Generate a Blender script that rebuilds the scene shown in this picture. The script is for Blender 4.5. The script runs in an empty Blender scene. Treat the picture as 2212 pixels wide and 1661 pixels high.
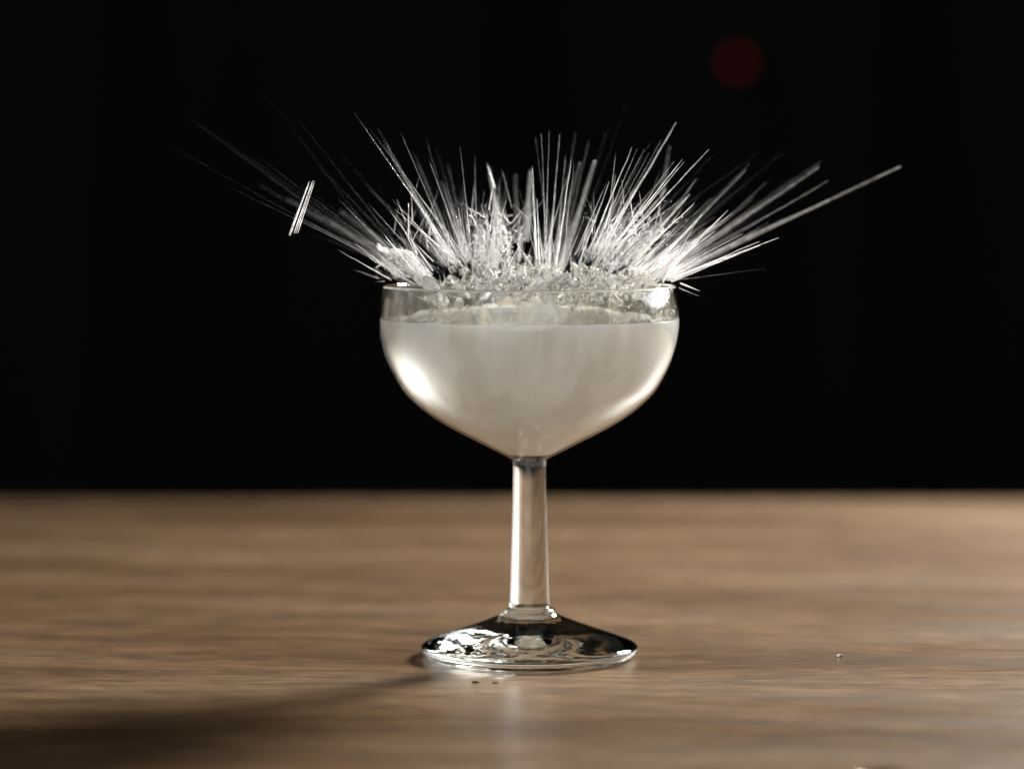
import bpy, bmesh, math, random
from mathutils import Vector, Matrix, noise

random.seed(7)
S = bpy.context.scene
COL = S.collection
R = math.radians

# ------------------------------------------------------------------ camera
# the photograph measured on a 2212 x 1661 grid; 0.14 mm per grid pixel at the glass
PXW, PXH, MM = 2212.0, 1661.0, 0.00014
CAM = Vector((-0.0053, -0.990, 0.146))
PITCH = math.atan((830.5 - 380) * MM / 0.99)
cd = bpy.data.cameras.new('camera')
cam = bpy.data.objects.new('camera', cd); COL.objects.link(cam)
cam.location = CAM
cam.rotation_euler = (R(90) - PITCH, 0, 0)
cd.sensor_width = 36.0
FW = PXW * MM                                   # frame width in metres at 0.99 m
DIST = 0.990 / math.cos(PITCH)
cd.lens = 36.0 * DIST / FW
cd.clip_start, cd.clip_end = 0.01, 60
cd.dof.use_dof = True
cd.dof.focus_distance = 0.965
cd.dof.aperture_fstop = 5.6
S.camera = cam

def at(u, v, y=0.0):
    """photo grid pixel -> the point of that sight line at depth y"""
    d = Vector(((u - PXW / 2) * MM, (PXH / 2 - v) * MM, -DIST))
    d = cam.rotation_euler.to_matrix() @ d
    return CAM + d * ((y - CAM.y) / d.y)

def on_table(u, v):
    d = cam.rotation_euler.to_matrix() @ Vector(((u - PXW / 2) * MM, (PXH / 2 - v) * MM, -DIST))
    return CAM + d * (-CAM.z / d.z)

# ------------------------------------------------------------------ light
w = bpy.data.worlds.new('World'); S.world = w; w.use_nodes = True
w.node_tree.nodes['Background'].inputs[0].default_value = (0.75, 0.85, 1.0, 1)
w.node_tree.nodes['Background'].inputs[1].default_value = 0.012

def area(name, loc, target, sx, sy, power, color):
    l = bpy.data.lights.new(name, 'AREA'); l.shape = 'ELLIPSE'
    l.size, l.size_y, l.energy, l.color = sx, sy, power, color
    o = bpy.data.objects.new(name, l); COL.objects.link(o)
    o.location = loc
    o.rotation_euler = (Vector(target) - Vector(loc)).to_track_quat('-Z', 'Y').to_euler()
    return o

def spot(name, loc, target, half, power, color, radius, blend=1.0):
    l = bpy.data.lights.new(name, 'SPOT')
    l.energy, l.color, l.spot_size, l.spot_blend, l.shadow_soft_size = power, color, 2 * R(half), blend, radius
    o = bpy.data.objects.new(name, l); COL.objects.link(o)
    o.location = loc
    o.rotation_euler = (Vector(target) - Vector(loc)).to_track_quat('-Z', 'Y').to_euler()
    return o

spot('key_lamp', (0.73, 1.00, 0.66), (0.14, -0.05, 0.05), 35, 225, (1.0, 0.965, 0.91), 0.17)
area('window_light', (0.95, 0.55, 0.36), (0.1, 0, 0.07), 0.85, 0.36, 5.2, (0.95, 0.96, 1.0))
area('room_fill', (-0.35, -2.6, 0.85), (0, 0, 0.08), 4.0, 2.4, 32, (1.0, 0.98, 0.93))
spot('caustic_patch_spot', (-0.42, 0.02, 0.020), (-0.0360, -0.018, 0.0850), 1.20, 40, (1.0, 0.98, 0.95), 0.006, 0.85)  # added lamp; its small pool stands in for light focused by the bowl

S.view_settings.view_transform = 'Standard'
S.view_settings.look = 'None'
S.view_settings.exposure = 0
S.view_settings.gamma = 1
S.render.engine = 'CYCLES'
c = S.cycles
c.use_denoising = True
c.max_bounces = 20; c.transmission_bounces = 16; c.transparent_max_bounces = 64
c.diffuse_bounces = 5; c.glossy_bounces = 8
c.caustics_reflective = True; c.caustics_refractive = True
c.blur_glossy = 0.6
c.sample_clamp_indirect = 6

# ------------------------------------------------------------------ helpers
def tag(o, label=None, cat=None, group=None, kind=None):
    for k, v in (('label', label), ('category', cat), ('group', group), ('kind', kind)):
        if v: o[k] = v
    return o

def link(name, me, mat, parent=None, smooth=True):
    if mat and not me.materials: me.materials.append(mat)
    if smooth:
        for p in me.polygons: p.use_smooth = True
    o = bpy.data.objects.new(name, me); COL.objects.link(o)
    if parent: o.parent = parent
    return o

def from_bm(name, bm, mat, parent=None, smooth=True):
    me = bpy.data.meshes.new(name); bm.to_mesh(me); bm.free()
    return link(name, me, mat, parent, smooth)

def empty(name, loc=(0, 0, 0)):
    o = bpy.data.objects.new(name, None); COL.objects.link(o); o.location = loc
    o.empty_display_size = 0.02
    return o

class NT:
    def __init__(self, name):
        self.m = bpy.data.materials.new(name); self.m.use_nodes = True
        self.t = self.m.node_tree; self.t.nodes.clear()
        self.out = self.n('ShaderNodeOutputMaterial')
    def n(self, kind, **kw):
        nd = self.t.nodes.new(kind)
        for k, v in kw.items():
            if hasattr(nd, k) and k not in nd.inputs: setattr(nd, k, v)
        return nd
    def l(self, a, b): self.t.links.new(a, b)
    def val(self, nd, **kw):
        for k, v in kw.items():
            k = k.replace('_', ' ')
            nd.inputs[k].default_value = v
        return nd
    def noise(self, vec, scale, detail=4, rough=0.55, dist=0):
        nd = self.n('ShaderNodeTexNoise')
        self.val(nd, Scale=scale, Detail=detail, Roughness=rough, Distortion=dist)
        if vec is not None: self.l(vec, nd.inputs['Vector'])
        return nd.outputs['Fac']
    def ramp(self, fac, stops):
        nd = self.n('ShaderNodeValToRGB'); e = nd.color_ramp.elements
        while len(e) < len(stops): e.new(0.5)
        for i, (p, col) in enumerate(stops):
            e[i].position = p
            e[i].color = (col, col, col, 1) if isinstance(col, (int, float)) else (*col, 1)
        self.l(fac, nd.inputs['Fac'])
        return nd.outputs['Color']
    def mapping(self, scale, rot=(0, 0, 0), src='Object'):
        tc = self.n('ShaderNodeTexCoord'); mp = self.n('ShaderNodeMapping')
        mp.inputs['Scale'].default_value = scale; mp.inputs['Rotation'].default_value = rot
        self.l(tc.outputs[src], mp.inputs['Vector'])
        return mp.outputs['Vector']
    def mix(self, a, b, fac, mode='MIX'):
        nd = self.n('ShaderNodeMix'); nd.data_type = 'RGBA'; nd.blend_type = mode
        for s, x in ((nd.inputs[6], a), (nd.inputs[7], b), (nd.inputs[0], fac)):
            if isinstance(x, (int, float)):
                s.default_value = x if s.type == 'VALUE' else (x, x, x, 1)
            elif isinstance(x, tuple): s.default_value = (*x, 1)
            else: self.l(x, s)
        return nd.outputs[2]
    def math(self, op, a, b=0.0, clamp=False):
        nd = self.n('ShaderNodeMath'); nd.operation = op; nd.use_clamp = clamp
        for s, x in ((nd.inputs[0], a), (nd.inputs[1], b)):
            if isinstance(x, (int, float)): s.default_value = x
            else: self.l(x, s)
        return nd.outputs[0]
    def shmix(self, a, b, fac):
        nd = self.n('ShaderNodeMixShader')
        if isinstance(fac, (int, float)): nd.inputs[0].default_value = fac
        else: self.l(fac, nd.inputs[0])
        self.l(a, nd.inputs[1]); self.l(b, nd.inputs[2])
        return nd.outputs[0]
    def surf(self, s): self.l(s, self.out.inputs['Surface']); return self.m

# ------------------------------------------------------------------ materials
def mat_wood():
    N = NT('oiled_wood')
    v = N.mapping((1, 1, 1), (0, 0, R(2)))
    warp = N.n('ShaderNodeVectorMath'); warp.operation = 'ADD'
    nz = N.n('ShaderNodeTexNoise'); N.val(nz, Scale=5.0, Detail=2.0)
    N.l(v, nz.inputs['Vector'])
    sc = N.n('ShaderNodeVectorMath'); sc.operation = 'MULTIPLY'
    sc.inputs[1].default_value = (0.02, 0.05, 0.0)
    N.l(nz.outputs['Color'], sc.inputs[0])
    N.l(v, warp.inputs[0]); N.l(sc.outputs[0], warp.inputs[1])
    def stretch(s):
        m = N.n('ShaderNodeMapping'); m.inputs['Scale'].default_value = s
        N.l(warp.outputs[0], m.inputs['Vector']); return m.outputs['Vector']
    broad = N.noise(stretch((3.0, 13, 1)), 1.0, 3, 0.5)
    mott = N.noise(stretch((42, 85, 1)), 1.0, 4, 0.62, 0.5)
    fleck = N.noise(stretch((95, 330, 1)), 1.0, 3, 0.6, 0.6)
    mid = N.noise(stretch((11, 70, 1)), 1.0, 5, 0.6, 0.4)
    fine = N.noise(stretch((26, 260, 1)), 1.0, 4, 0.65)
    pores = N.noise(stretch((60, 560, 1)), 1.0, 2, 0.5)
    base = N.ramp(broad, [(0.30, (0.120, 0.066, 0.031)), (0.50, (0.215, 0.132, 0.072)), (0.70, (0.315, 0.215, 0.138))])
    col = N.mix(base, N.ramp(mid, [(0.32, 0.42), (0.5, 0.95), (0.7, 1.25)]), 0.75, 'MULTIPLY')
    col = N.mix(col, N.ramp(mott, [(0.30, 0.65), (0.5, 0.97), (0.72, 1.30)]), 0.7, 'MULTIPLY')
    col = N.mix(col, N.ramp(fleck, [(0.30, 0.75), (0.52, 1.0), (0.72, 1.35)]), 0.6, 'MULTIPLY')
    col = N.mix(col, N.ramp(fine, [(0.32, 0.62), (0.55, 1.10)]), 0.75, 'MULTIPLY')
    col = N.mix(col, N.ramp(pores, [(0.34, 0.55), (0.46, 1.0)]), 0.7, 'MULTIPLY')
    b = N.n('ShaderNodeBsdfPrincipled')
    N.l(col, b.inputs['Base Color'])
    N.l(N.ramp(mid, [(0.3, 0.36), (0.7, 0.24)]), b.inputs['Roughness'])
    b.inputs['Specular IOR Level'].default_value = 0.45
    h = N.math('ADD', N.math('MULTIPLY', fine, 0.5), N.math('MULTIPLY', pores, 0.5))
    h = N.math('ADD', h, N.math('MULTIPLY', mid, 1.2))
    bp = N.n('ShaderNodeBump'); N.val(bp, Strength=0.35, Distance=0.0004)
    N.l(h, bp.inputs['Height']); N.l(bp.outputs['Normal'], b.inputs['Normal'])
    return N.surf(b.outputs[0])

def mat_glass(name, color=(0.985, 0.995, 0.985), ior=1.50, ripple=0.0):
    N = NT(name)
    g = N.n('ShaderNodeBsdfGlass'); N.val(g, Roughness=0.0, IOR=ior)
    g.inputs['Color'].default_value = (*color, 1)
    if ripple:
        bp = N.n('ShaderNodeBump'); N.val(bp, Strength=ripple, Distance=0.001)
        N.l(N.noise(N.mapping((1, 1, 1)), 160, 2), bp.inputs['Height'])
        N.l(bp.outputs['Normal'], g.inputs['Normal'])
    return N.surf(g.outputs[0])

def mat_thin_glass():
    """thin wall of the bowl: Fresnel reflection, the rest passes straight through"""
    N = NT('thin_glass')
    tr = N.n('ShaderNodeBsdfTransparent'); tr.inputs[0].default_value = (0.975, 0.985, 0.97, 1)
    gl = N.n('ShaderNodeBsdfGlossy'); N.val(gl, Roughness=0.02)
    fr = N.n('ShaderNodeFresnel')
    ge = N.n('ShaderNodeNewGeometry')          # both faces of the wall meet air: same Fresnel from either side
    N.l(N.math('ADD', N.math('MULTIPLY', ge.outputs['Backfacing'], 1 / 1.5 - 1.5), 1.5), fr.inputs['IOR'])
    bp = N.n('ShaderNodeBump'); N.val(bp, Strength=0.06, Distance=0.002)
    N.l(N.noise(N.mapping((1, 1, 0.35)), 60, 1), bp.inputs['Height'])
    N.l(bp.outputs['Normal'], gl.inputs['Normal'])
    return N.surf(N.shmix(tr.outputs[0], gl.outputs[0], fr.outputs[0]))

def mat_cocktail():
    N = NT('cloudy_cocktail')
    v = N.mapping((1, 1, 1))
    soft_light_streak = N.noise(N.mapping((1, 1, 0.28)), 75, 3, 0.5, 0.6)  # soft upright streaks of light, painted into the drink's colour
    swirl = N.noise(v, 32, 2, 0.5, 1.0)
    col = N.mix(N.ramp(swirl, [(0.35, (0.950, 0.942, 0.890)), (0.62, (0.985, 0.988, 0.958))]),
                N.ramp(soft_light_streak, [(0.36, 0.975), (0.64, 1.0)]), 1.0, 'MULTIPLY')
    def body(c_, scale):
        b = N.n('ShaderNodeBsdfPrincipled')
        N.l(c_, b.inputs['Base Color'])
        N.val(b, Roughness=0.12, IOR=1.34)
        b.subsurface_method = 'RANDOM_WALK'
        b.inputs['Subsurface Weight'].default_value = 1.0
        b.inputs['Subsurface Radius'].default_value = (1.0, 0.97, 0.90)
        b.inputs['Subsurface Scale'].default_value = scale
        return b.outputs[0]
    light_streak = N.noise(N.mapping((1, 1, 0.16)), 95, 3, 0.55, 0.5)  # bright vertical light streaks from the rippled glass, put into the albedo
    c2 = N.mix(N.ramp(light_streak, [(0.40, (0.72, 0.68, 0.59)), (0.50, (0.90, 0.88, 0.825)), (0.60, (0.992, 0.994, 0.972))]),
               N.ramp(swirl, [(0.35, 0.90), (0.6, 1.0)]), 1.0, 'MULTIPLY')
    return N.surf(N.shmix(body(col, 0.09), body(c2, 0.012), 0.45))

def mat_spray(name, density, white=0.92):
    """water torn into spray: part clear, part scattering; thins out with the 'thin' attribute"""
    N = NT(name)
    b = N.n('ShaderNodeBsdfPrincipled'); b.inputs['Base Color'].default_value = (0.985, 0.98, 0.975, 1)
    N.val(b, Roughness=0.15, IOR=1.33)
    b.subsurface_method = 'RANDOM_WALK'
    b.inputs['Subsurface Weight'].default_value = 1.0
    b.inputs['Subsurface Radius'].default_value = (1, 1, 1)
    b.inputs['Subsurface Scale'].default_value = 0.004
    body = b.outputs[0]
    tr = N.n('ShaderNodeBsdfTransparent')
    at_ = N.n('ShaderNodeAttribute'); at_.attribute_name = 'thin'
    nz = N.ramp(N.noise(N.mapping((1, 1, 1)), 420, 3, 0.6), [(0.36, 0.45), (0.60, 1.0)])
    f = N.math('MULTIPLY', at_.outputs['Fac'], nz)
    f = N.math('MULTIPLY', f, density, True)
    return N.surf(N.shmix(tr.outputs[0], body, f))

def mat_froth():
    N = NT('churning_water')
    g = N.n('ShaderNodeBsdfGlass'); N.val(g, Roughness=0.03, IOR=1.33)
    g.inputs['Color'].default_value = (0.97, 0.97, 0.95, 1)
    b = N.n('ShaderNodeBsdfPrincipled'); b.inputs['Base Color'].default_value = (0.985, 0.98, 0.97, 1)
    N.val(b, Roughness=0.06, IOR=1.33)
    b.subsurface_method = 'RANDOM_WALK'
    b.inputs['Subsurface Weight'].default_value = 1.0
    b.inputs['Subsurface Radius'].default_value = (1, 1, 1)
    b.inputs['Subsurface Scale'].default_value = 0.004
    v = N.mapping((1, 1, 1))
    f = N.ramp(N.noise(v, 140, 2, 0.5), [(0.52, 0.02), (0.60, 0.70)])
    return N.surf(N.shmix(g.outputs[0], b.outputs[0], f))

def mat_plain(name, color, rough=0.6, emit=0):
    N = NT(name); b = N.n('ShaderNodeBsdfPrincipled')
    N.val(b, Roughness=rough)
    nz = N.noise(N.mapping((1, 1, 1)), 40, 3)
    N.l(N.mix(color, N.ramp(nz, [(0.3, 0.75), (0.7, 1.15)]), 1.0, 'MULTIPLY'), b.inputs['Base Color'])
    if emit:
        b.inputs['Emission Color'].default_value = (*color, 1); b.inputs['Emission Strength'].default_value = emit
    return N.surf(b.outputs[0])

M_WOOD = mat_wood()
M_GLASS = mat_glass('clear_glass')
M_FOOT = mat_glass('pressed_glass', ripple=0.10)
M_THIN = mat_thin_glass()
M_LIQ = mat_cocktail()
M_SPRAY = [mat_spray('dense_spray', 0.85), mat_spray('thin_spray', 0.36), mat_spray('faint_spray', 0.10), mat_spray('veil_spray', 0.022)]
M_FROTH = mat_froth()
def mat_rope():
    N = NT('white_water'); b = N.n('ShaderNodeBsdfPrincipled'); b.inputs['Base Color'].default_value = (0.99, 0.985, 0.975, 1)
    N.val(b, Roughness=0.1, IOR=1.33)
    b.subsurface_method = 'RANDOM_WALK'; b.inputs['Subsurface Weight'].default_value = 1.0
    b.inputs['Subsurface Radius'].default_value = (1, 1, 1); b.inputs['Subsurface Scale'].default_value = 0.006
    g = N.n('ShaderNodeBsdfGlass'); N.val(g, Roughness=0.02, IOR=1.33)
    f = N.ramp(N.noise(N.mapping((1, 1, 1)), 240, 2), [(0.38, 0.3), (0.5, 1.0)])
    return N.surf(N.shmix(g.outputs[0], b.outputs[0], f))
M_ROPE = mat_rope()
M_WATER = mat_glass('clear_water', (1, 1, 1), 1.33)
M_CRUMB = mat_plain('dark_crumb', (0.02, 0.014, 0.012), 0.8)

# ------------------------------------------------------------------ setting
def table():
    far = on_table(1100, 1077).y
    x0, x1, y0, y1, t = -1.1, 1.1, -0.55, far, 0.032
    bm = bmesh.new(); bmesh.ops.create_cube(bm, size=1.0)
    bmesh.ops.scale(bm, vec=(x1 - x0, y1 - y0, t), verts=bm.verts)
    bmesh.ops.translate(bm, vec=((x0 + x1) / 2, (y0 + y1) / 2, -t / 2), verts=bm.verts)
    bmesh.ops.bevel(bm, geom=bm.edges[:], offset=0.003, segments=3, affect='EDGES')
    tag(from_bm('table_top', bm, M_WOOD, smooth=False), 'brown wooden tabletop with horizontal grain under the glass', kind='structure')
table()

def wall():
    N = NT('dark_curtain'); b = N.n('ShaderNodeBsdfPrincipled')
    N.val(b, Roughness=0.9)
    N.l(N.ramp(N.noise(N.mapping((1, 1, 0.1)), 6, 3), [(0.3, (0.0010, 0.0010, 0.0010)), (0.7, (0.0032, 0.0036, 0.0036))]), b.inputs['Base Color'])
    m = N.surf(b.outputs[0])
    verts, faces = [], []
    n = 240
    for i in range(n + 1):
        x = -3.5 + 7.0 * i / n
        y = 2.72 + 0.05 * math.sin(x * 11 + 1.2 * math.sin(x * 3)) + 0.02 * math.sin(x * 29)
        verts += [(x, y, -1.0), (x, y, 2.8)]
    for i in range(n): faces.append((2 * i, 2 * i + 2, 2 * i + 3, 2 * i + 1))
    me = bpy.data.meshes.new('background_curtain'); me.from_pydata(verts, [], faces)
    o = link('background_curtain', me, m)
    sm = o.modifiers.new('thickness', 'SOLIDIFY'); sm.thickness = 0.004
    tag(o, 'black folded curtain far behind the table', kind='structure')
wall()

def pilot_lamp():
    p = at(1592, 136, 2.60)
    root = tag(empty('pilot_lamp', p), 'small red glowing pilot lamp blurred in the dark background', 'lamp')
    red = mat_plain('red_lens', (0.9, 0.03, 0.02), 0.3, 0.12)
    black = mat_plain('black_housing', (0.01, 0.01, 0.01), 0.5)
    bm = bmesh.new(); bmesh.ops.create_uvsphere(bm, u_segments=20, v_segments=10, radius=0.006)
    for v in bm.verts: v.co.z *= 0.45
    bmesh.ops.rotate(bm, matrix=Matrix.Rotation(R(90), 3, 'X'), verts=bm.verts)
    from_bm('lens', bm, red, root)
    bm = bmesh.new()
    prof = [(0.0062, -0.001), (0.008, -0.001), (0.008, 0.006), (0.006, 0.008), (0.006, 0.10), (0.0, 0.10)]
    lathe_bm(bm, prof, 24)
    bmesh.ops.rotate(bm, matrix=Matrix.Rotation(R(-90), 3, 'X'), verts=bm.verts)
    from_bm('housing', bm, black, root)

def lathe_bm(bm, prof, seg=96):
    rings = []
    for r, z in prof:
        if r < 1e-6: rings.append([bm.verts.new((0, 0, z))])
        else: rings.append([bm.verts.new((r * math.cos(2 * math.pi * i / seg), r * math.sin(2 * math.pi * i / seg), z)) for i in range(seg)])
    for a, b in zip(rings, rings[1:]):
        for i in range(seg):
            j = (i + 1) % seg
            if len(a) == 1 and len(b) == 1: continue
            if len(a) == 1: bm.faces.new((a[0], b[j], b[i]))
            elif len(b) == 1: bm.faces.new((a[i], a[j], b[0]))
            else: bm.faces.new((a[i], a[j], b[j], b[i]))
pilot_lamp()

def smooth_profile(pts, n):
    """Catmull-Rom through (r, z) points"""
    out = []
    for k in range(len(pts) - 1):
        p0 = pts[max(k - 1, 0)]; p1 = pts[k]; p2 = pts[k + 1]; p3 = pts[min(k + 2, len(pts) - 1)]
        for i in range(n):
            t = i / n
            out.append(tuple(0.5 * ((2 * p1[d]) + (-p0[d] + p2[d]) * t + (2 * p0[d] - 5 * p1[d] + 4 * p2[d] - p3[d]) * t * t
                                    + (-p0[d] + 3 * p1[d] - 3 * p2[d] + p3[d]) * t ** 3) for d in (0, 1)))
    out.append(tuple(pts[-1]))
    return out

# ------------------------------------------------------------------ the glass (mm, then metres)
OUT = [(5.05, 60.0), (6.3, 60.9), (9.9, 62.7), (15.5, 65.6), (22.0, 68.9), (27.6, 72.1), (32.3, 75.4), (37.8, 80.6),
       (41.6, 86.7), (44.1, 92.4), (45.4, 98.0), (45.75, 102.7), (45.1, 109.3), (44.2, 112.2)]
out_s = smooth_profile(OUT, 5)
WALL = 1.25
def inset(prof, d):
    res = []
    for i, (r, z) in enumerate(prof):
        a = prof[max(i - 1, 0)]; b = prof[min(i + 1, len(prof) - 1)]
        tx, tz = b[0] - a[0], b[1] - a[1]; L = math.hypot(tx, tz)
        res.append((r - tz / L * d, z + tx / L * d))
    return res
inn = [p for p in inset(out_s, WALL) if p[0] > 7.0]
inn[-1] = (inn[-1][0], 112.2)
rim_c = (out_s[-1][0] + inn[-1][0]) / 2
rim_r = (out_s[-1][0] - inn[-1][0]) / 2
rim = [(rim_c + rim_r * math.cos(R(a)), 112.2 + 1.1 * rim_r * math.sin(R(a))) for a in range(0, 181, 15)]
inner_bottom = [(0.0, 62.6), (3.0, 62.75), (5.5, 63.3)]
STEM = [(6.15, 16.2), (5.95, 20.0), (5.75, 27.0), (5.45, 38.0), (5.15, 50.0), (5.0, 57.5), (5.02, 59.0), (5.05, 60.0)]
FOOT = [(0.0, 2.8), (8.0, 2.6), (18.0, 1.8), (27.0, 0.65), (29.3, 0.15), (30.4, 0.0), (31.4, 0.3), (32.5, 1.5), (33.05, 2.9), (32.5, 3.9), (30.5, 4.95), (26.0, 6.6),
        (16.4, 9.9), (10.4, 12.3), (8.6, 13.4), (7.9, 14.2), (7.3, 14.9), (6.3, 15.5), (6.15, 16.2)]

def lathe(name, prof, mat, parent, seg=128):
    bm = bmesh.new(); lathe_bm(bm, [(r / 1000, z / 1000) for r, z in prof], seg)
    bmesh.ops.recalc_face_normals(bm, faces=bm.faces)
    return from_bm(name, bm, mat, parent)

GL = tag(empty('coupe_glass'), 'stemmed clear coupe glass with wide round bowl standing on the wooden table', 'glass')
def orient(o, outward_test):
    me = o.data
    bm = bmesh.new(); bm.from_mesh(me); bm.faces.ensure_lookup_table()
    f, want = outward_test(bm)
    if f.normal.dot(want) < 0: bmesh.ops.reverse_faces(bm, faces=bm.faces)
    bm.to_mesh(me); bm.free()
def side_test(z):
    def t(bm):
        f = min((f for f in bm.faces), key=lambda f: (abs(f.calc_center_median().z - z / 1000) - f.calc_center_median().xy.length * 0.3))
        cxy = f.calc_center_median(); return f, Vector((cxy.x, cxy.y, 0))
    return t
o = lathe('foot', smooth_profile(FOOT, 4), M_FOOT, GL); orient(o, side_test(2.6))
o = lathe('stem', smooth_profile(STEM, 4), M_GLASS, GL); orient(o, side_test(38))
shell = out_s + rim[1:3]
bowl_prof = out_s + [None] + list(reversed(inn)) + list(reversed(inner_bottom))
bm = bmesh.new()
lathe_bm(bm, [(r / 1000, z / 1000) for r, z in out_s], 128)
lathe_bm(bm, [(r / 1000, z / 1000) for r, z in list(reversed(inn)) + list(reversed(inner_bottom))], 128)
bowl = from_bm('bowl', bm, M_THIN, GL)
r_ = lathe('rim', rim, M_GLASS, bowl); orient(r_, lambda bm: (max(bm.faces, key=lambda f: f.calc_center_median().z), Vector((0, 0, 1))))

# ------------------------------------------------------------------ cocktail
LEVEL = 102.8
def cocktail():
    bm = bmesh.new(); seg = 128
    body = [p for p in inset(out_s, WALL * 0.55) if p[0] > 6.0 and p[1] < LEVEL]
    prof = [(0.0, 62.2), (3.5, 62.4)] + body
    rings = []
    for r, z in prof:
        if r == 0: rings.append([bm.verts.new((0, 0, z / 1000))])
        else: rings.append([bm.verts.new((r / 1000 * math.cos(2 * math.pi * i / seg), r / 1000 * math.sin(2 * math.pi * i / seg), z / 1000)) for i in range(seg)])
    rl = body[-1][0]
    nr = 46
    for k in range(nr + 1):
        f = 1 - k / nr
        if f <= 0:
            z = top_z(0, 0); rings.append([bm.verts.new((0, 0, z / 1000))]); break
        ring = []
        for i in range(seg):
            a = 2 * math.pi * i / seg; x, y = rl * f * math.cos(a), rl * f * math.sin(a)
            ring.append(bm.verts.new((x / 1000, y / 1000, top_z(x, y) / 1000)))
        rings.append(ring)
    for a, b in zip(rings, rings[1:]):
        for i in range(seg):
            j = (i + 1) % seg
            if len(a) == 1: bm.faces.new((a[0], b[j], b[i]))
            elif len(b) == 1: bm.faces.new((a[i], a[j], b[0]))
            else: bm.faces.new((a[i], a[j], b[j], b[i]))
    bmesh.ops.recalc_face_normals(bm, faces=bm.faces)
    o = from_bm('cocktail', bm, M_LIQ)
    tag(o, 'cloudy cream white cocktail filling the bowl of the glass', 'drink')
def top_z(x, y):
    r = math.hypot(x, y)
    p = Vector((x * 0.11, y * 0.11, 3.1)); q = Vector((x * 0.33, y * 0.33, 7.7))
    edge = min(1.0, max(0.0, (44.5 - r) / 9.0))
    mound = 3.6 * max(0.0, 1 - (r / 36.0) ** 2) ** 0.8
    n = 2.4 * noise.noise(p) + 0.9 * noise.noise(q) + 0.3 * noise.noise(q * 2.3)
    return LEVEL + 0.25 * noise.noise(Vector((x * 0.08, y * 0.08, 0))) + edge * (mound + n * (0.4 + 0.6 * edge))
cocktail()

# ------------------------------------------------------------------ splash
class Tubes:
    """collects tapering wavy threads in one mesh with a 'thin' attribute"""
    def __init__(self): self.v, self.f, self.a = [], [], []
    def add(self, path, rads, fades, sides=4):
        n0 = len(self.v); n = len(path)
        for i, p in enumerate(path):
            t = (path[min(i + 1, n - 1)] - path[max(i - 1, 0)]).normalized()
            s = t.cross(Vector((0.1, 1, 0.05))).normalized(); b = t.cross(s)
            for k in range(sides):
                a = 2 * math.pi * k / sides
                self.v.append(p + (s * math.cos(a) + b * math.sin(a)) * rads[i]); self.a.append(fades[i])
        for i in range(n - 1):
            for k in range(sides):
                k2 = (k + 1) % sides
                self.f.append((n0 + i * sides + k, n0 + i * sides + k2, n0 + (i + 1) * sides + k2, n0 + (i + 1) * sides + k))
        self.f.append(tuple(n0 + k for k in reversed(range(sides))))
        self.f.append(tuple(n0 + (n - 1) * sides + k for k in range(sides)))
    def build(self, name, mat, parent):
        me = bpy.data.meshes.new(name); me.from_pydata([tuple(p) for p in self.v], [], self.f)
        at_ = me.attributes.new('thin', 'FLOAT', 'POINT'); at_.data.foreach_set('value', self.a)
        return link(name, me, mat, parent)

def thread(T, a, b, r, seg=7, wav=0.0, taper=0.35, fade=(1.0, 0.15), sides=4, sag=0.0, beads=0.0):
    """one jet of water from a to b"""
    L = (b - a).length; d = (b - a) / L
    side = d.cross(Vector((0, 1, 0))).normalized()
    path, rads, fades = [], [], []
    ph = random.uniform(0, 50)
    for i in range(seg + 1):
        t = i / seg
        off = wav * L * (noise.noise(Vector((t * 5 + ph, 0, 0))) + 0.5 * noise.noise(Vector((t * 13 + ph, 3, 0)))) * (0.3 + t)
        p = a + d * (L * t) + side * off + Vector((0, 0, -sag * L * t * t))
        path.append(p)
        rr = r * (0.55 + 0.45 * math.sin(math.pi * min(1, t * 1.2 + 0.25))) * (1 - (1 - taper) * t)
        rr *= 1 + beads * noise.noise(Vector((t * 17 + ph, 9, 1)))
        if i == seg: rr *= 0.25 if r < .0007 else 0.8
        rads.append(max(rr, r * 0.12)); fades.append(fade[0] + (fade[1] - fade[0]) * t ** 1.3)
    T.add(path, rads, fades, sides)

SP = tag(empty('water_splash', (0, 0, LEVEL / 1000)), 'crown of white water spikes and spray bursting up out of the coupe glass', 'splash')
INV = Vector((0, 0, -LEVEL / 1000))

def spike(a, b, r, dens, **kw):
    T = Tubes(); thread(T, a + INV, b + INV, r, **kw)
    return T.build('spike', M_SPRAY[dens], SP)

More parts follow.
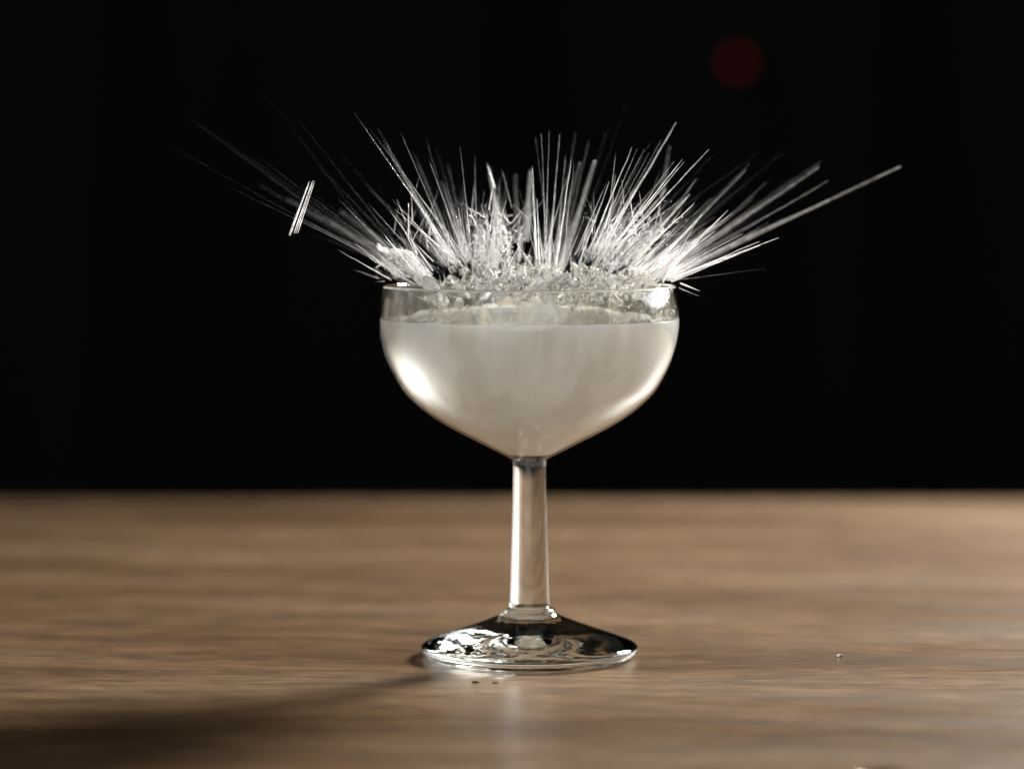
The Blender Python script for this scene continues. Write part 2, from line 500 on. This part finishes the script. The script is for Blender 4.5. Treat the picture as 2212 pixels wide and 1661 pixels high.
# main spikes read off the photograph: base u,v  tip u,v  radius mm  density  depth mm (base, tip)
MAIN = [
 # fan left of centre
 (985,560, 766,245, .20,1, -6,-14), (975,560, 815,275, .34,2, 10,26), (965,550, 832,312, .75,2, 22,42), (985,565, 865,285, .17,1, -4,-8),
 (990,560, 893,330, .40,2, 20,40), (1000,565, 920,300, .20,2, 8,18), (1005,560, 928,350, .26,1, -6,-12), (1012,560, 942,322, .55,3, 25,44),
 (1015,560, 966,352, .45,2, 24,40), (1020,560, 994,318, .18,1, 0,-4), (1030,560, 1026,340, .20,1, 2,4), (1000,575, 852,452, .26,0, -10,-20),
 (990,580, 846,430, .30,1, -12,-24), (960,575, 790,398, .42,2, 14,30), (1005,570, 905,420, .30,1, -4,-10), (1010,565, 955,392, .36,1, 6,12),
 (940,575, 735,330, .32,3, 16,36), (985,575, 880,385, .55,2, 18,34), (925,580, 795,440, .50,2, -14,-30),
 # far left, faint
 (905,590, 636,248, .26,3, 6,16), (890,590, 565,345, .38,3, -10,-30), (890,590, 480,300, .42,3, 12,40), (880,590, 495,405, .16,2, -10,-24),
 (885,592, 560,400, 1.0,3, 18,46), (900,590, 620,430, .9,2, 22,48), (880,590, 640,470, 1.1,2, -18,-44), (905,585, 690,360, .45,3, 10,24),
 (895,580, 700,470, .8,2, 20,40), (890,575, 735,455, 1.4,2, 24,42), (870,590, 415,260, .5,3, 8,28), (875,595, 360,312, .22,3, 4,10),
 (885,585, 730,430, .6,2, -16,-34),
 # lower left strands
 (845,605, 730,540, .30,0, -12,-18), (862,600, 766,525, .34,0, -8,-12), (880,605, 775,545, .24,1, -14,-20), (905,600, 828,505, .36,0, -16,-24),
 (915,585, 860,470, .24,0, -20,-28), (925,592, 830,520, .20,0, -22,-30), (935,585, 842,455, .30,0, -18,-28), (830,608, 808,609, .26,1, -6,-8),
 (900,555, 880,480, .22,0, -16,-20), (890,560, 862,500, .22,1, -16,-22), (920,520, 945,440, .12,1, -20,-22),
 # tall bars standing up in the middle, well behind the focus
 (1080,500, 1056,362, 1.15,1, 34,42), (1118,520, 1113,378, 1.10,2, 36,44), (1136,520, 1146,368, 1.25,1, 36,42), (1092,510, 1075,400, .8,2, 30,40),
 # centre fan
 (1195,590, 1156,296, .24,2, 4,8), (1180,570, 1170,290, .20,1, -4,-6), (1178,575, 1186,283, .18,1, -4,-6), (1185,580, 1209,291, .40,1, 0,2),
 (1198,590, 1222,335, .26,1, 6,10), (1195,585, 1243,288, .55,2, 20,36), (1200,585, 1234,345, .34,0, -6,-12), (1205,590, 1272,306, .55,2, 14,30),
 (1210,585, 1285,348, 1.15,1, 26,40), (1195,575, 1252,352, 1.25,2, 30,44), (1215,580, 1312,282, .75,3, 24,50), (1160,560, 1150,360, .26,0, -10,-14),
 (1158,560, 1148,372, .20,0, -8,-12), (1165,570, 1160,430, .30,0, -12,-16), (1225,580, 1350,235, .30,3, 20,44), (1230,570, 1300,420, .8,3, 26,44),
 # right of centre
 (1250,570, 1317,392, .28,0, -8,-16), (1265,560, 1365,318, .32,0, -6,-12), (1275,560, 1376,322, .24,1, -8,-14), (1270,560, 1392,322, .20,1, -4,-8),
 (1280,560, 1402,330, .18,1, 0,0), (1285,560, 1430,300, .20,1, 2,4), (1290,550, 1461,266, .42,0, 4,8), (1300,560, 1474,345, .40,0, -10,-22),
 (1310,550, 1478,350, .26,0, -6,-16), (1430,420, 1446,316, .85,2, 34,40), (1330,540, 1532,322, .26,0, -4,-10), (1350,540, 1540,335, .60,3, 18,36),
 (1305,570, 1350,420, .3,1, -14,-22), (1290,570, 1385,390, .34,0, -12,-22), (1325,545, 1440,410, .5,0, 6,14), (1370,520, 1640,330, .45,3, 14,34),
 # right hand fan
 (1395,590, 1612,366, .55,1, 10,24), (1390,585, 1620,352, .30,2, 6,14), (1405,595, 1580,462, .7,1, -16,-34), (1400,590, 1520,460, .6,0, -14,-26),
 (1415,595, 1625,430, .8,2, 14,30), (1420,598, 1768,362, .85,1, 14,34), (1415,595, 1774,348, .45,2, 10,24), (1425,600, 1788,392, .80,2, -18,-46),
 (1430,602, 1945,360, .80,1, 12,34), (1440,605, 1682,514, .42,0, -8,-20), (1450,608, 1642,530, .40,0, -10,-24), (1445,606, 1640,522, .34,0, -4,-12),
 (1435,602, 1640,495, .55,1, 6,16), (1425,600, 1605,505, .5,1, -14,-30), (1430,600, 1572,455, .45,0, -16,-32), (1420,600, 1555,470, .55,0, -18,-34),
 (1455,600, 1660,480, .5,2, 10,22), (1410,600, 1545,500, .45,0, -10,-20), (1400,580, 1690,330, .5,3, 20,46), (1440,603, 1700,470, .5,2, 16,34),
 (1375,570, 1505,385, .4,1, 8,18), (1365,560, 1490,420, .7,0, 0,6), (1370,560, 1500,440, .55,0, -8,-14), (1350,560, 1470,430, .6,1, 10,20),
 # low stray drops on the right
 (1470,612, 1512,629, .30,0, -6,-14), (1466,622, 1510,640, .14,1, -8,-14), (1450,607, 1655,580, .10,2, -4,-10), (1430,603, 1490,602, .12,1, -4,-6),
]
def near(u, su): return u + max(-1.7, min(1.7, random.gauss(0, 1))) * su
def outside(u, v):
    return (u < 850 and v > 600 - (850 - u) * 0.52) or (u > 1450 and v > 606 - (u - 1450) * 0.42)
n_sp = 0
for (u0, v0, u1, v1, r, dn, d0, d1) in MAIN:
    spike(at(u0, v0, d0 / 1000), at(u1, v1, d1 / 1000), r * (0.92 if dn < 2 else 1.0) / 1000, dn, seg=9, sides=6, wav=0.003 if dn else 0.006, fade=(1.0, 0.40), taper=0.45 if r < .7 else .8, beads=0.3)
    n_sp += 1
# companions that run beside the main spikes
for (u0, v0, u1, v1, r, dn, d0, d1) in MAIN:
    L = math.hypot(u1 - u0, v1 - v0)
    if L < 60 or r > 1.0: continue
    for k in range(2 if n_sp < 285 else 0):
        s = random.uniform(0.35, 0.85); j = L * 0.10
        a = at(u0 + random.gauss(0, 14), v0 + random.gauss(0, 8), (d0 + random.gauss(0, 5)) / 1000)
        b = at(u0 + (u1 - u0) * s + random.gauss(0, j), v0 + (v1 - v0) * s + random.gauss(0, j), (d0 + (d1 - d0) * s + random.gauss(0, 6)) / 1000)
        if outside(u0 + (u1 - u0) * s * 1.1, v0 + (v1 - v0) * s + j): continue
        spike(a, b, random.uniform(.08, .28) / 1000, min(3, max(dn, random.choice((0, 0, 1, 1, 2)))), seg=7, sides=4, wav=0.012, fade=(1, .25), beads=.4)
        n_sp += 1

# fine hair-like spray, beyond counting
FAN = [  # base u,v, spread u,v | tip u,v, spread u,v | count, r lo-hi, density, depth sd
 (985,565, 22,10, 900,420, 60,50, 80, .03,.11, 0, 9), (1000,565, 30,10, 960,440, 50,60, 50, .03,.12, 1, 14),
 (1055,560, 28,22, 1052,425, 34,35, 260, .03,.14, 0, 8), (1080,575, 40,18, 1090,480, 45,40, 150, .04,.16, 0, 9),
 (1190,580, 18,10, 1210,400, 45,60, 80, .03,.10, 1, 10), (1275,560, 25,15, 1370,410, 45,45, 150, .03,.13, 0, 9),
 (1330,560, 35,20, 1440,440, 45,40, 130, .04,.16, 0, 10), (1385,580, 30,15, 1520,460, 55,40, 130, .03,.16, 0, 11),
 (1425,600, 20,8, 1580,510, 60,35, 170, .03,.13, 0, 10), (1430,600, 20,8, 1660,460, 80,40, 70, .03,.10, 1, 16),
 (885,590, 20,10, 740,470, 80,55, 90, .03,.12, 2, 18), (880,595, 22,10, 800,530, 40,30, 110, .03,.13, 0, 9),
 (905,590, 30,12, 860,500, 35,35, 70, .03,.12, 1, 12), (1150,570, 30,15, 1150,470, 30,40, 70, .03,.12, 0, 10),
 (1195,595, 30,8, 1200,520, 60,30, 40, .03,.10, 1, 10), (1180,560, 160,20, 1180,200, 260,60, 40, .02,.05, 3, 20),
]
TT = [Tubes() for _ in range(4)]
for (bu, bv, su, sv, tu, tv, tsu, tsv, n, r0, r1, dn, sd) in FAN:
    nb = max(4, n // 9)
    for k in range(nb):                       # threads run in bundles with gaps between
        gx = random.uniform(-1.5, 1.5); s0 = random.uniform(0.4, 1.1); yb = random.gauss(0, sd); lift = random.gauss(0, 0.8)
        db = min(3, dn + random.choice((0, 0, 0, 1, 1, 2)))
        for _ in range(random.randint(2, 8)):
            y0 = yb + random.gauss(0, 1.2); y1 = y0 * 1.8 + random.gauss(0, 2)
            sz = s0 * random.uniform(0.6, 1.08)
            u0 = bu + su * 0.8 * gx + random.gauss(0, 4); v0 = bv + sv * lift + random.gauss(0, 4)
            u1 = bu + (tu - bu) * sz + tsu * (gx + random.gauss(0, .10)) * sz; v1 = bv + (tv - bv) * sz + tsv * (lift + random.gauss(0, .12)) * sz
            if outside(u1, v1): continue
            a = at(u0, v0, y0 / 1000); b = at(u1, v1, y1 / 1000)
            if (b - a).length < 0.004: continue
            thread(TT[db], a + INV, b + INV, random.uniform(r0, r1 * random.choice((1, 1, 1.7))) / 1000, seg=7, sides=3, wav=random.choice((0.003, 0.010, 0.03)), fade=(1, .3), beads=.6)
for _ in range(45):                            # stray strands that cross the fans
    cu, cv = random.choice(((near(1010, 90), near(510, 60)), (near(1090, 60), near(520, 50)), (near(1330, 80), near(510, 50)), (near(900, 40), near(540, 35))))
    tilt = R(random.gauss(0, 24)); ln = random.uniform(25, 95); y0 = near(-4, 9) / 1000
    thread(TT[random.choice((0, 0, 1))], at(cu, cv, y0) + INV, at(cu + ln * math.sin(tilt), cv - ln * math.cos(tilt), y0 + random.gauss(0, .004)) + INV,
           random.choice((.06, .08, .11, .2)) / 1000, seg=6, sides=4, wav=random.choice((0, .003, .01)), fade=(.9, .6), taper=.8)
for i, T in enumerate(TT):
    if T.v: tag(T.build('fine_spray', M_SPRAY[i], SP), kind='stuff')

# the churning crest: lumps, torn sheets and drops at the foot of the spikes
def unit_ico(sub):
    bm = bmesh.new(); bmesh.ops.create_icosphere(bm, subdivisions=sub, radius=1.0)
    bm.verts.index_update()
    r_ = ([v.co.copy() for v in bm.verts], [tuple(v.index for v in f.verts) for f in bm.faces]); bm.free(); return r_
ICO = {k: unit_ico(k) for k in (1, 2)}
class Blobs:
    def __init__(self): self.v, self.f = [], []
    def add(self, p, rx, d, stretch, sub=1):
        vs, fs = ICO[sub]; n0 = len(self.v); q = d.to_track_quat('Z', 'Y').to_matrix()
        ph = Vector((random.uniform(0, 90), 0, 0))
        for v in vs:
            c_ = v * (1 + 0.55 * noise.noise(v * 1.6 + ph))
            bend = 0.35 * noise.noise(Vector((v.z * 1.3, 5, 0)) + ph)
            self.v.append(q @ Vector(((c_.x + bend) * rx, c_.y * rx, c_.z * rx * stretch)) + p)
        self.f += [tuple(n0 + k for k in f) for f in fs]
    def build(self, name, mat, parent):
        me = bpy.data.meshes.new(name); me.from_pydata([tuple(p) for p in self.v], [], self.f)
        return link(name, me, mat, parent)
def crest():
    B = Blobs(); H = Blobs(); T = Tubes()
    spots = [(1055, 535, 26, 40, 70, 6), (1095, 530, 18, 30, 30, 6), (1080, 595, 60, 17, 80, 9), (1130, 628, 120, 14, 130, 13), (1275, 628, 85, 14, 110, 13), (1345, 540, 34, 36, 46, 7), (1330, 603, 50, 16, 80, 10),
             (1395, 508, 30, 28, 24, 7), (1000, 626, 38, 12, 34, 12), (850, 575, 22, 16, 20, 7), (1195, 598, 26, 9, 16, 8)]
    for (u, v, su, sv, n, sd) in spots:
        low = v > 588
        for k in range(n * 2 if low else n * 3):
            p = at(near(u, su), near(v, sv), near(0, sd) / 1000) + INV
            d = Vector((p.x * 14 + random.gauss(0, .6), random.gauss(0, .4), 0.7 + random.gauss(0, .45)))
            if low and k < n: B.add(p, random.choice((.35, .5, .7, 1.0, 1.3)) / 1000 * random.uniform(.7, 1.2), d, random.uniform(1.4, 3.6), 2)
            elif not low and k < n: H.add(p, random.choice((.12, .16, .22, .32)) / 1000, d, random.uniform(1.5, 6), 2)
            elif random.random() < 0.6: thread(T, p, p + d.normalized() * random.uniform(2, 9) / 1000, random.uniform(.05, .18) / 1000, seg=7, sides=4, wav=random.choice((.02, .06, .12)), fade=(.8, .4), beads=.8)
    o = tag(B.build('churning_crest', M_FROTH, SP), kind='stuff')      # lumps fused into one torn surface
    m = o.modifiers.new('fuse', 'REMESH'); m.mode = 'VOXEL'; m.voxel_size = 0.00024; m.use_smooth_shade = True
    sm = o.modifiers.new('relax', 'SMOOTH'); sm.factor = 0.5; sm.iterations = 9
    tag(H.build('torn_drops', M_FROTH, SP), kind='stuff')
    tag(T.build('torn_water', M_SPRAY[0], SP), kind='stuff')
crest()
def drops():
    B = Blobs()
    for _ in range(420):
        cu, cv = random.choice(((near(1060, 45), near(530, 50)), (near(1350, 50), near(520, 50)), (near(1400, 50), near(500, 40)), (near(1190, 100), near(595, 12)), (near(850, 22), near(570, 18))))
        p = at(cu, cv, near(0, 8) / 1000) + INV
        B.add(p, random.uniform(.08, .28) / 1000, Vector((p.x * 14, .1, 1)), random.uniform(1, 1.8), 1)
    tag(B.build('flying_droplets', M_WATER, SP), kind='stuff')
drops()
# the thick rope of water leaving over the back of the rim on the left
B = Blobs()
rope = [(968, 690, 4, 1.2), (950, 655, 2, 1.6), (935, 626, 0, 2.1), (918, 602, -3, 2.3), (897, 580, -6, 2.2), (877, 560, -8, 1.8), (856, 545, -10, 1.1), (836, 542, -12, .8), (815, 530, -14, .5)]
for (a_, b_) in zip(rope, rope[1:]):
    for k in range(7):
        t = k / 7; q = [a_[i] + (b_[i] - a_[i]) * t for i in range(4)]
        p = at(q[0] + random.gauss(0, 4), q[1] + random.gauss(0, 4), (q[2] + random.gauss(0, .6)) / 1000) + INV
        d = at(b_[0], b_[1], b_[2] / 1000) - at(a_[0], a_[1], a_[2] / 1000)
        B.add(p, q[3] / 1000 * random.uniform(.55, 1.0), d, random.uniform(1.2, 2.4), 2)
o = B.build('water_rope', M_SPRAY[0], SP)
m = o.modifiers.new('fuse', 'REMESH'); m.mode = 'VOXEL'; m.voxel_size = 0.0003; m.use_smooth_shade = True
sm = o.modifiers.new('relax', 'SMOOTH'); sm.factor = 0.5; sm.iterations = 4
o.data.materials.clear(); o.data.materials.append(M_ROPE)
o['label'] = 'thick bright rope of water rising over the rim'

# the loose slivers flying left of the splash
SL = tag(empty('flying_sliver', at(650, 450, -0.02)), 'short bright cluster of parallel water slivers flying free left of the splash', 'water drop')
inv2 = -at(650, 450, -0.02)
for (u0, v0, u1, v1, r) in ((625, 509, 668, 393, .34), (635, 504, 675, 391, .15), (639, 504, 677, 391, .13), (643, 504, 680, 391, .14)):
    T = Tubes(); thread(T, at(u0, v0, -.02) + inv2, at(u1, v1, -.02) + inv2, r / 1000, seg=8, sides=6, fade=(1, 1), taper=.9)
    T.build('sliver', M_SPRAY[0], SL)

# wet film that runs down the inside of the wall between rim and drink
def film():
    N = NT('running_film')
    tr = N.n('ShaderNodeBsdfTransparent')
    tl = N.n('ShaderNodeBsdfTranslucent'); tl.inputs[0].default_value = (0.50, 0.43, 0.34, 1)
    df = N.n('ShaderNodeBsdfDiffuse'); df.inputs[0].default_value = (0.50, 0.43, 0.34, 1)
    gl = N.n('ShaderNodeBsdfGlossy'); N.val(gl, Roughness=0.06)
    bp = N.n('ShaderNodeBump'); N.val(bp, Strength=0.9, Distance=0.0012)
    N.l(N.noise(N.mapping((1, 1, 1.0)), 190, 3, 0.6, 0.8), bp.inputs['Height'])
    for q in (tl, gl, df): N.l(bp.outputs['Normal'], q.inputs['Normal'])
    body = N.shmix(N.shmix(tl.outputs[0], df.outputs[0], 0.4), gl.outputs[0], 0.22)
    f = N.ramp(N.noise(N.mapping((1, 1, 0.5)), 150, 4, 0.6, 1.2), [(0.40, 0.05), (0.50, 0.30), (0.66, 0.75)])
    m = N.surf(N.shmix(tr.outputs[0], body, f))
    bm = bmesh.new(); seg, nz = 180, 14; rows = []
    for k in range(nz + 1):
        row = []
        for i in range(seg):
            a = 2 * math.pi * i / seg; d = Vector((math.cos(a) * 3, math.sin(a) * 3, 0))
            top = 109.6 + 2.0 * noise.noise(d * 1.3) + 0.8 * noise.noise(d * 4)
            z = 102.6 + (top - 102.6) * k / nz
            r = wall_r(z) - WALL - 0.15 - 0.35 * abs(noise.noise(d * 5 + Vector((0, 0, z * 0.4))))
            row.append(bm.verts.new((r / 1000 * math.cos(a), r / 1000 * math.sin(a), z / 1000 + INV.z)))
        rows.append(row)
    for a, b in zip(rows, rows[1:]):
        for i in range(seg): bm.faces.new((a[i], a[(i + 1) % seg], b[(i + 1) % seg], b[i]))
    o = from_bm('water_film', bm, m, SP)
    o['label'] = 'thin rippled film of liquid on the inside of the glass under the rim'
def wall_r(z):
    for a, b in zip(out_s, out_s[1:]):
        if a[1] <= z <= b[1]: return a[0] + (b[0] - a[0]) * (z - a[1]) / max(b[1] - a[1], 1e-6)
    return 44.2
film()

# ------------------------------------------------------------------ beads of water clinging under the rim
def bead_mesh():
    bm = bmesh.new(); bmesh.ops.create_icosphere(bm, subdivisions=2, radius=1.0)
    for v in bm.verts: v.co.z *= 1.15
    me = bpy.data.meshes.new('water_bead'); bm.to_mesh(me); bm.free(); me.materials.append(M_WATER)
    for p in me.polygons: p.use_smooth = True
    return me
BM = bead_mesh()
def wall_r(z):
    for a, b in zip(out_s, out_s[1:]):
        if a[1] <= z <= b[1]: return a[0] + (b[0] - a[0]) * (z - a[1]) / max(b[1] - a[1], 1e-6)
    return 44.2
for k in range(46):
    if k < 34: ang = R(random.uniform(-74, -8))        # front right
    else: ang = R(random.uniform(-170, -80))
    z = random.uniform(104.0, 111.5); r = wall_r(z) - WALL - 0.1
    o = bpy.data.objects.new('water_bead', BM); COL.objects.link(o)
    s = random.choice((.25, .3, .4, .5, .6)) / 1000
    o.scale = (s, s, s * random.uniform(1, 1.4))
    o.location = (r / 1000 * math.cos(ang), r / 1000 * math.sin(ang), z / 1000)
    tag(o, 'tiny clear bead of water clinging inside the glass just under its rim', 'water drop', 'beads under the rim')

# ------------------------------------------------------------------ small things on the table
def table_drop(name, u, v, r, label):
    bm = bmesh.new(); bmesh.ops.create_uvsphere(bm, u_segments=24, v_segments=12, radius=1)
    for q in bm.verts:
        q.co.z = (q.co.z * 0.62 + 0.30) if q.co.z > -0.48 else 0.0
        q.co.z = max(q.co.z, 0.0) * (0.30 if r > .003 else 1); q.co *= r
    bmesh.ops.remove_doubles(bm, verts=bm.verts, dist=1e-7)
    o = from_bm(name, bm, M_WATER); p = on_table(u, v); o.location = (p.x, p.y, 0.0002)
    tag(o, label, 'water drop')
table_drop('water_drop', 1815, 1419, 0.0008, 'tiny clear drop of water lying alone on the wood right of the foot')
table_drop('water_drop', 1905, 1686, 0.0080, 'large blurred drop of water on the table at its front edge')
for (u, v, r, lab) in ((1026, 1474, .0007, 'dark crumb with a thin tail on the wood before the foot'), (1068, 1475, .0005, 'smallest dark crumb on the wood before the foot')):
    bm = bmesh.new(); bmesh.ops.create_icosphere(bm, subdivisions=2, radius=r)
    for q in bm.verts:
        q.co *= 1 + 0.5 * noise.noise(q.co * 2500 + Vector((u, 0, 0)))
        q.co.x *= 1.3 + (0.6 if q.co.x > 0 else 0); q.co.z = max(q.co.z * 0.5, -r * 0.3)
    p = on_table(u, v); o = from_bm('crumb', bm, M_CRUMB); o.location = (p.x, p.y, r * 0.3)
    tag(o, lab, 'crumb')
